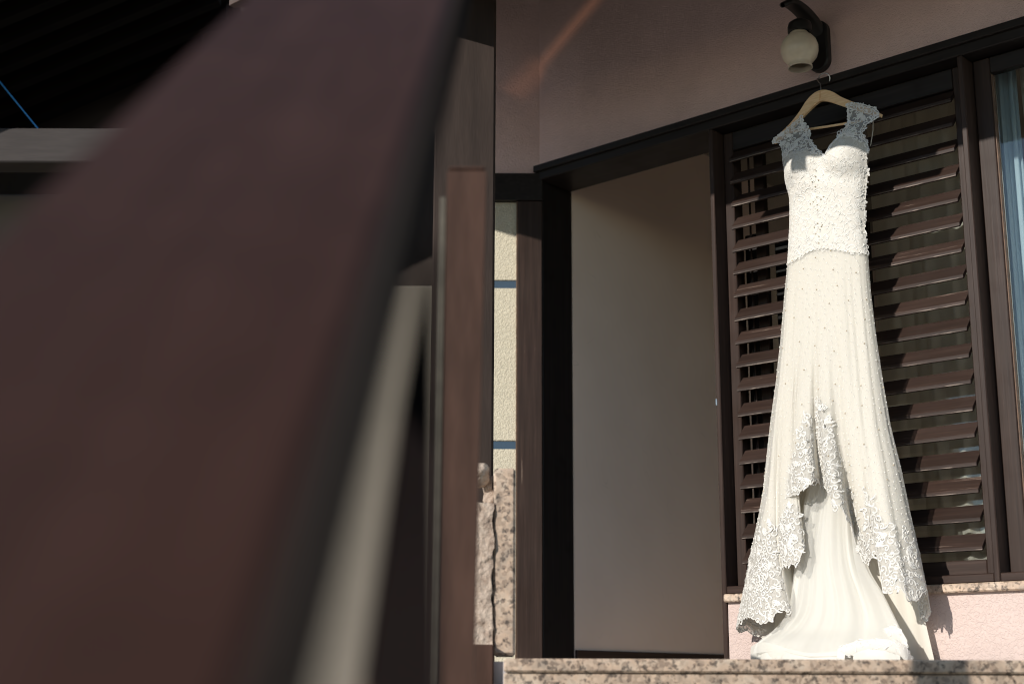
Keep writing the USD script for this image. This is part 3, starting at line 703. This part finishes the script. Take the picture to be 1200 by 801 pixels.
def sheet(outline, step, depth, seed=0):
    """triangulates an x z outline and gives it depth(x, z)"""
    po = Polygon(outline).buffer(0)
    po = max(getattr(po, 'geoms', [po]), key=lambda q: q.area)
    ring = np.array(po.exterior.segmentize(step).coords)[:-1]
    x0, z0, x1, z1 = po.bounds
    gx, gz = np.meshgrid(np.arange(x0, x1, step), np.arange(z0, z1, step * 0.87))
    gx = gx + (np.arange(gx.shape[0]) % 2)[:, None] * step / 2
    q = np.stack([gx.ravel(), gz.ravel()], 1)
    inside = shapely.contains_xy(po.buffer(-step * 0.45), q[:, 0], q[:, 1])
    q = np.vstack([ring, q[inside]])
    tri = Delaunay(q).simplices
    c = q[tri].mean(1)
    ok = shapely.contains_xy(po, c[:, 0], c[:, 1])
    tri = tri[ok]
    v = np.stack([q[:, 0], depth(q[:, 0], q[:, 1]), q[:, 1]], 1)
    g = trimesh.Trimesh(v, tri, process=False)
    if g.face_normals[:, 1].mean() > 0:
        g.invert()
    return g

def bodice_y(x, z):
    xi = np.clip((x - centre(z)) / (half_width(z) + 0.004), -1, 1)
    b = half_depth(z)
    y = DY - b * np.sqrt(np.maximum(1 - np.abs(xi) ** 2.2, 0))
    for cx in (1.432, 1.628):      # bust cups
        y -= 0.036 * np.exp(-((x - cx) / 0.062) ** 2 - ((z - 1.79) / 0.062) ** 2)
    y += 0.012 * np.exp(-((x - 1.53) / 0.03) ** 2 - ((z - 1.80) / 0.08) ** 2)
    y += 0.004 * np.sin(z * 55 + 2 * np.sin(x * 20)) * np.exp(-((z - 1.72) / 0.05) ** 2)
    return y
LSIDE = [(1.348, 1.440), (1.352, 1.52), (1.358, 1.583), (1.364, 1.683), (1.352, 1.788), (1.347, 1.84)]
RSIDE = [(1.700, 1.815), (1.694, 1.74), (1.677, 1.613), (1.669, 1.517), (1.676, 1.428)]
outl = np.vstack([edge(BUST, 60)[:-1], edge(RSIDE, 40)[:-1], edge(WAISTLINE, 160, 0.006, 21, 1)[:-1], edge(LSIDE, 40)[:-1]])
bod = sheet(outl, 0.0075, bodice_y)
bv = bod.vertices.copy()
bv[:, 1] -= 0.0015 * (meshkit.fbm(bv * [90, 90, 90], 3, 4) - 0.5) * 2
bod.vertices = bv
bodice = obj('bodice', bod, BODICE, dress, smooth=True)
bp, bn, bi = scatter(bod, lambda p, f: p[:, 2] < 1.9, 0.0170, 11, 14000)
obj('lace_motifs', cord_motifs(bod, bp, outward(bn), 12, 0.0125, 0.0023, 0.0001, 0.2), LACE, bodice, smooth=True, kind='stuff')
bk = sheet(outl * [1, 1], 0.014, lambda x, z: DY + half_depth(z) * np.sqrt(np.maximum(1 - np.abs(np.clip((x - centre(z)) / (half_width(z) + 0.004), -1, 1)) ** 2.2, 0)))
obj('bodice_back', bk, LINING, dress, smooth=True)
# waist cord that hides the seam
we = edge(WAISTLINE, 160, 0.006, 21, 1)
obj('waist_edge', tube(np.stack([we[:, 0], bodice_y(we[:, 0], we[:, 1]) - 0.001, we[:, 1]], 1), 0.0015, 5), LACE, bodice, smooth=True)

# --- cap sleeves and yoke of open lace
def sleeve_y(x, z):
    k = np.clip((z - 1.83) / 0.13, 0, 1)
    k = k * k * (3 - 2 * k)
    return bodice_y(x, np.minimum(z, 1.86)) * (1 - k) + (HY - 0.020) * k - 0.012 * np.sin(np.clip((z - 1.83) / 0.17, 0, 1) * np.pi)
LS = [(1.423, 2.026), (1.381, 2.001), (1.342, 1.98), (1.299, 1.957), (1.303, 1.941), (1.330, 1.934), (1.338, 1.918), (1.343, 1.90), (1.345, 1.87), (1.347, 1.835)]
LSB = [(1.347, 1.835), (1.372, 1.862), (1.405, 1.858), (1.44, 1.852), (1.485, 1.843), (1.525, 1.826), (1.553, 1.810)]
LSI = [(1.556, 1.815), (1.52, 1.857), (1.478, 1.914), (1.46, 1.959), (1.438, 1.994), (1.423, 2.026)]
RS = [(1.612, 2.019), (1.65, 2.011), (1.691, 1.992), (1.734, 1.964), (1.749, 1.934), (1.732, 1.924), (1.700, 1.914), (1.690, 1.89), (1.690, 1.868), (1.700, 1.84), (1.702, 1.81)]
RSB = [(1.700, 1.81), (1.685, 1.838), (1.65, 1.864), (1.615, 1.868), (1.585, 1.838), (1.553, 1.808)]
RSI = [(1.553, 1.815), (1.579, 1.842), (1.601, 1.876), (1.616, 1.916), (1.619, 1.961), (1.612, 2.019)]
rim_all = []
for nm, A, Bq, Cc, fan, seed in (('lace_sleeve', LS, LSB, LSI, (1.40, 1.862, 2.05, 0.9), 21), ('lace_sleeve', RS, RSB, RSI, (1.628, 1.868, 1.25, 1.0), 22)):
    ea, ec = edge(A, 70, 0.003, 13, 1 if A is LS else 1), edge(Cc, 80, 0.006, 9, 1 if A is LS else -1)
    ol = np.vstack([ea[:-1], edge(Bq, 40)[:-1], ec[:-1]])
    sh = sheet(ol, 0.0065, sleeve_y)
    sl = obj(nm, sh, NET, dress, smooth=True)
    fx, fz, fa, fs = fan
    def far(p, f): return ((p[:, 0] - fx) ** 2 + (p[:, 2] - fz - 0.02) ** 2 > 0.028 ** 2)
    sp, sn, si = scatter(sh, far, 0.0175, seed, 5000)
    mo = [cord_motifs(sh, sp, outward(sn), seed, 0.0125, 0.0030, 0.0006, 0.1)]
    # the fan of open petals above the bust
    for k in range(8):
        a = fa + (k - 3.5) * 0.30
        e = np.linspace(0, 2 * np.pi, 15)
        l = np.stack([0.030 + 0.017 * np.cos(e), 0.0048 * np.sin(e) * (1.2 + 0.5 * np.cos(e))], 1)
        x = fx + l[:, 0] * math.cos(a) - l[:, 1] * math.sin(a); z = fz + l[:, 0] * math.sin(a) + l[:, 1] * math.cos(a)
        mo.append(tube(np.stack([x, sleeve_y(x, z) - 0.002, z], 1), 0.0021, 5))
    for cv in (ea, ec):
        for off, rad in ((0.0, 0.0016), (0.007, 0.0011)):
            c2 = cv + (np.array([cv[:, 0].mean(), cv[:, 1].mean()]) - cv) / np.linalg.norm(cv - [ol[:, 0].mean(), ol[:, 1].mean()], axis=1, keepdims=True) * off * 0.0 if off == 0 else cv + ([ol[:, 0].mean(), ol[:, 1].mean()] - cv) / np.linalg.norm(cv - [ol[:, 0].mean(), ol[:, 1].mean()], axis=1, keepdims=True) * off
            mo.append(tube(np.stack([c2[:, 0], sleeve_y(c2[:, 0], c2[:, 1]) - 0.002, c2[:, 1]], 1), rad, 5))
    # satin ribbon along the neckline
    c3 = ec + ([ol[:, 0].mean(), ol[:, 1].mean()] - ec) / np.linalg.norm(ec - [ol[:, 0].mean(), ol[:, 1].mean()], axis=1, keepdims=True) * 0.013
    mo.append(tube(np.stack([c3[:, 0], sleeve_y(c3[:, 0], c3[:, 1]) - 0.0015, c3[:, 1]], 1), 0.0026, 5))
    obj('lace_motifs', mo, SLEEVE, sl, smooth=True, kind='stuff')
for x0, x1 in ((1.345, 1.362), (1.69, 1.70)):
    c = spline([(x0 + 0.0, -0.10, 1.945), (x0 + 0.012, -0.098, 1.90), (x0 + 0.004, -0.11, 1.84)] if x0 < 1.5 else [(1.708, -0.10, 1.95), (1.704, -0.098, 1.90), (1.697, -0.11, 1.838)], 20)
    obj('hanging_loop', tube(c, 0.0017, 5), LINING, dress, smooth=True)

# --- skirt: drawn from waist ring to a hem that cascades in folds
HEM = [  # x, y, z of the hem and the angle of the fold on the waist ring, left back round the front to right back
    (1.28, -0.035, 0.06, 235), (1.14, -0.04, 0.08, 212), (1.06, -0.07, 0.122, 195), (1.048, -0.11, 0.123, 186), (1.108, -0.16, 0.154, 180), (1.153, -0.19, 0.16, 175), (1.191, -0.205, 0.15, 171), (1.225, -0.215, 0.134, 167),
    (1.257, -0.22, 0.139, 163), (1.285, -0.225, 0.158, 159), (1.307, -0.22, 0.179, 155), (1.333, -0.2, 0.173, 151), (1.324, -0.16, 0.213, 148), (1.303, -0.11, 0.258, 145), (1.247, -0.09, 0.305, 141), (1.213, -0.12, 0.341, 137),
    (1.282, -0.18, 0.328, 134), (1.339, -0.215, 0.335, 131), (1.38, -0.225, 0.341, 128), (1.404, -0.21, 0.391, 125), (1.382, -0.17, 0.432, 122), (1.334, -0.12, 0.484, 119), (1.289, -0.1, 0.536, 116), (1.27, -0.13, 0.597, 112),
    (1.335, -0.19, 0.579, 109), (1.395, -0.225, 0.577, 106), (1.439, -0.24, 0.596, 103), (1.464, -0.235, 0.609, 100), (1.465, -0.2, 0.628, 98), (1.455, -0.16, 0.615, 96), (1.48, -0.17, 0.599, 94), (1.522, -0.21, 0.568, 92),
    (1.549, -0.245, 0.518, 89), (1.581, -0.255, 0.52, 85), (1.594, -0.24, 0.488, 81), (1.593, -0.2, 0.454, 77), (1.573, -0.15, 0.415, 72), (1.579, -0.13, 0.369, 67), (1.61, -0.15, 0.331, 62), (1.65, -0.18, 0.341, 57),
    (1.675, -0.19, 0.354, 53), (1.708, -0.235, 0.292, 48), (1.736, -0.265, 0.222, 42), (1.772, -0.275, 0.228, 36), (1.8, -0.27, 0.23, 30), (1.818, -0.25, 0.197, 23), (1.831, -0.215, 0.201, 16), (1.833, -0.16, 0.229, 8),
    (1.814, -0.11, 0.181, 0), (1.794, -0.075, 0.144, -8), (1.728, -0.045, 0.13, -22), (1.666, -0.03, 0.126, -38), (1.6, -0.03, 0.08, -58)]
NS, NT = 560, 70
hem = spline(HEM, NS)
phi = np.radians(hem[:, 3])
sc_ = np.abs(np.sin(np.linspace(0, np.pi * 84, NS)))
WZ0 = 1.475
rng = np.random.default_rng(77)
def skirt(shrink, tmax, ripple, scal):
    t = np.linspace(0, tmax, NT)
    P = np.zeros((NT, NS, 3))
    base_h = cone(phi, hem[:, 2])
    delta = hem[:, :3] - base_h
    zw = np.interp(np.degrees(phi), [-60, 0, 20, 60, 90, 120, 160, 180, 240], [1.44, 1.436, 1.442, 1.455, 1.482, 1.470, 1.450, 1.448, 1.44])
    for i, tt in enumerate(t):
        z = zw + (hem[:, 2] - zw) * tt
        c = cone(phi, z)
        d = delta * tt ** 3.2
        q = c + d
        k = tt ** 0.8 * (1 - tt ** 6 * 0.6)
        rr = ripple * k * (1.0 * np.sin(phi * 7.3 + 0.8 * np.sin(z * 3)) + 0.75 * np.sin(phi * 12.7 + 1.3 + 0.5 * tt) + 0.45 * np.sin(phi * 23 + 2.0 + 1.0 * tt) + 0.25 * np.sin(phi * 41 + 2.0 * tt))
        nrm = np.stack([np.cos(phi), -np.sin(phi) * 1.0, 0 * phi], 1)
        q = q + nrm * rr[:, None]
        if tt < 0.05:
            q[:, 1] = q[:, 1]
        q[:, 2] += scal * sc_ * max(0, (tt - 0.9) / 0.1) * -1
        if shrink:
            cc = np.stack([centre(z), 0 * z + DY + 0.012, z], 1)
            q = cc + (q - cc) * (1 - shrink * np.interp(tt, [0, 0.6, 0.85, 1], [0.35, 1.3, 0.8, 0.12]))
            q[:, 1] += 0.006
        P[i] = q
    return P, t
P, tt = skirt(0.0, 1.0, 0.0065, 0.006)
out = grid(P)
if out.face_normals[(out.triangles_center[:, 1] < -0.2)][:, 1].mean() > 0:
    out.invert()
# lace is densest near the hem, with an uneven upper edge
TT = np.repeat(tt, NS)
drop = (1 - TT) * np.tile(1.46 - hem[:, 2], NT)          # metres above the hem
phid = np.tile(np.degrees(phi), NT)
band = np.interp(phid, [-60, 0, 15, 30, 45, 60, 75, 85, 92, 100, 112, 125, 150, 165, 180, 240], [0.22, 0.24, 0.20, 0.17, 0.30, 0.12, 0.24, 0.36, 0.30, 0.24, 0.10, 0.16, 0.24, 0.32, 0.26, 0.24])
band = band + 0.05 * np.sin(phid * 0.5) + 0.07 * (meshkit.fbm(out.vertices * 14, 3, 5) - 0.5)
lace = np.clip((band - drop) / 0.02, 0, 1)
outer = obj('tulle_overskirt', out, TULLE, dress, smooth=True, primvar=lace)
lacef = lace[out.faces].mean(1)
kp, kn, kf = scatter(out, lambda p, f: (lacef[f] > 0.6) & (phid[out.faces[f, 0]] > -25) & (phid[out.faces[f, 0]] < 205), 0.0195, 31, 50000)
obj('lace_motifs', cord_motifs(out, kp, outward(kn), 32, 0.0145, 0.0035, 0.0004, 0.1), LACE, outer, smooth=True, kind='stuff')
hp = P[-1]
obj('hem_cord', tube(hp + [0, -0.001, 0], 0.0017, 5), LACE, outer, smooth=True)
P2, _ = skirt(0.055, 0.99, 0.006, 0.0)
lin = grid(P2)
obj('skirt_lining', lin, LINING, dress, smooth=True)

# woven dots and sewn pearls on the tulle
def blobs(pts, nor, r, flat=1.0):
    ic = trimesh.creation.icosphere(subdivisions=1, radius=1.0)
    return trimesh.util.concatenate([trimesh.Trimesh(ic.vertices * r * [1, flat, 1] + p + n * r * 0.4, ic.faces, process=False) for p, n in zip(pts, nor)])
front = lambda p, f: (phid[out.faces[f, 0]] > -20) & (phid[out.faces[f, 0]] < 200)
dp, dn, _ = scatter(out, lambda p, f: front(p, f) & (lacef[f] < 0.4), 0.0185, 41, 14000)
obj('woven_dots', blobs(dp, outward(dn), 0.0021), DOT, outer, kind='stuff')
pp_, pn_, _ = scatter(out, lambda p, f: front(p, f) & (p[:, 2] > 0.55), 0.06, 43, 3000)
obj('pearls', blobs(pp_, outward(pn_), 0.0028), PEARL, outer, kind='stuff')
bx = np.array([(1.502, 1.765), (1.502, 1.74), (1.490, 1.72), (1.514, 1.722), (1.50, 1.70), (1.502, 1.66), (1.486, 1.645), (1.518, 1.648), (1.530, 1.655), (1.474, 1.64), (1.502, 1.63), (1.50, 1.56), (1.518, 1.55), (1.485, 1.548), (1.508, 1.535), (1.49, 1.522), (1.502, 1.51), (1.515, 1.545), (1.50, 1.485), (1.503, 1.61)])
obj('pearls', blobs(np.stack([bx[:, 0] + 0.012, bodice_y(bx[:, 0], bx[:, 1]) - 0.001, bx[:, 1]], 1), np.tile([0, -1.0, 0], (len(bx), 1)), 0.0025), PEARL, bodice, kind='stuff')

# --- train: pleated organza falling from inside the skirt to the floor
LB = spline([(1.40, -0.12, 0.69), (1.384, -0.13, 0.597), (1.361, -0.14, 0.505), (1.340, -0.145, 0.398), (1.320, -0.15, 0.278), (1.295, -0.155, 0.174), (1.229, -0.15, 0.109), (1.171, -0.18, 0.058), (1.163, -0.2, -0.016)], 70)
RB = spline([(1.572, -0.12, 0.63), (1.572, -0.115, 0.539), (1.571, -0.105, 0.419), (1.594, -0.11, 0.314), (1.655, -0.13, 0.223), (1.713, -0.15, 0.126), (1.75, -0.17, 0.064), (1.775, -0.18, -0.02)], 70)
u = np.linspace(0, 1, 260)
rows = []
for i in range(70):
    k = i / 69
    q = LB[i] + (RB[i] - LB[i]) * u[:, None]
    amp = 0.032 + 0.026 * k
    w1 = meshkit.noise(np.stack([u * 7.0 + 0.25 * k, 0 * u + 0.7 * k, 0 * u], 1), 3) - 0.5
    w2 = meshkit.noise(np.stack([u * 17.0 + 0.5 * k, 0 * u + 1.5 * k, 0 * u + 4], 1), 5) - 0.5
    w3 = meshkit.noise(np.stack([u * 40.0, 0 * u + 1.0 * k, 0 * u + 9], 1), 8) - 0.5
    soft = 1 - 0.45 * np.exp(-((u - 0.72) / 0.2) ** 2) * np.clip((k - 0.35) / 0.3, 0, 1)
    q[:, 1] -= (0.03 * k + 0.06 * k ** 4) * np.sin(np.pi * u) ** 0.8 + amp * soft * (w1 * 1.3 + w2 * 0.42 + w3 * 0.07)
    q[:, 2] += 0.03 * k ** 5 * (meshkit.noise(np.stack([u * 5, 0 * u, 0 * u], 1), 12) - 0.5)
    rows.append(q)
obj('train', grid(np.array(rows)), ORGANZA, dress, smooth=True)
rows = []
for i in range(60):
    k = i / 59 * 0.93
    j = k * 69
    lo = LB[int(j)] + (LB[min(int(j) + 1, 69)] - LB[int(j)]) * (j % 1)
    hi = RB[int(j)] + (RB[min(int(j) + 1, 69)] - RB[int(j)]) * (j % 1)
    uu = np.linspace(0.06, 1.02, 200)
    q = lo + (hi - lo) * uu[:, None]
    w1 = meshkit.noise(np.stack([uu * 5.0 - 0.3 * k, 0 * uu + 0.5 * k, 0 * uu + 31], 1), 3) - 0.5
    w2 = meshkit.noise(np.stack([uu * 12.0 + 0.9 * k, 0 * uu + 1.2 * k, 0 * uu + 17], 1), 5) - 0.5
    q[:, 1] -= 0.022 + (0.03 * k + 0.06 * k ** 4) * np.sin(np.pi * np.clip(uu, 0, 1)) ** 0.8 + (0.03 + 0.03 * k) * (w1 * 1.2 + w2 * 0.4)
    q[:, 2] += 0.05 * k ** 6 * (meshkit.noise(np.stack([uu * 4, 0 * uu, 0 * uu + 2], 1), 14) - 0.5)
    rows.append(q)
obj('train_overlay', grid(np.array(rows)), SHEER, dress, smooth=True)
# backing that closes the skirt behind the train
rows = []
for i in range(30):
    k = i / 29
    z = 0.85 - 0.86 * k
    x = np.linspace(np.interp(k, [0, 0.5, 1], [1.27, 1.24, 1.15]), np.interp(k, [0, 0.5, 1], [1.64, 1.72, 1.80]), 60)
    y = -0.055 - 0.008 * np.sin(np.linspace(0, 40, 60))
    rows.append(np.stack([x, y, np.full(60, z)], 1))
obj('train_lining', grid(np.array(rows)), LINING, dress, smooth=True)
# ruffles of the train's lace hem where it meets the floor
def ruffle(ctrl, drop_, seed, mat, name, motifs=True):
    c = spline(ctrl, 150)
    k = np.linspace(0, 1, 10)[:, None, None]
    rngl = np.random.default_rng(seed)
    ph = rngl.uniform(0, 6, 3)
    s = np.linspace(0, 1, 150)
    lean = np.stack([0.02 * np.sin(9 * s + ph[0]), -0.008 - 0.012 * np.sin(16 * s + ph[1]) - 0.007 * np.sin(37 * s + ph[2]), -np.ones(150)], 1)
    Pq = c[None] + lean[None] * k * np.array(drop_)[None, None] + np.array([0, -0.005, 0]) * np.sin(k * np.pi)
    Pq[-1, :, 2] += 0.004 * np.abs(np.sin(np.linspace(0, 60, 150)))
    g = grid(Pq)
    rf = obj(name, g, mat, dress, smooth=True)
    if motifs:
        p, n, _ = scatter(g, lambda p, f: p[:, 2] > -0.03, 0.022, seed, 5000)
        obj('lace_motifs', cord_motifs(g, p, outward(n), seed, 0.0115, 0.0020, 0.0, 0.08), LACE, rf, smooth=True, kind='stuff')
ruffle([(1.79, -0.2, 0.007), (1.78, -0.23, 0.042), (1.746, -0.25, 0.062), (1.705, -0.26, 0.068), (1.66, -0.27, 0.065), (1.621, -0.28, 0.058), (1.579, -0.285, 0.044), (1.565, -0.29, 0.03), (1.599, -0.3, 0.019)], 0.045, 51, BODICE, 'train_hem')
ruffle([(1.622, -0.16, 0.1), (1.677, -0.18, 0.104), (1.727, -0.19, 0.111), (1.75, -0.19, 0.096), (1.77, -0.19, 0.063)], 0.055, 52, BODICE, 'train_hem')
ruffle([(1.156, -0.18, 0.052), (1.218, -0.22, 0.065), (1.289, -0.25, 0.058), (1.369, -0.27, 0.039), (1.442, -0.28, 0.026), (1.507, -0.28, 0.026), (1.566, -0.27, 0.031)], 0.07, 53, ORGANZA, 'train_fold', False)
ruffle([(1.619, -0.28, 0.019), (1.672, -0.29, 0.032), (1.729, -0.28, 0.028), (1.778, -0.26, 0.012)], 0.05, 54, ORGANZA, 'train_fold', False)
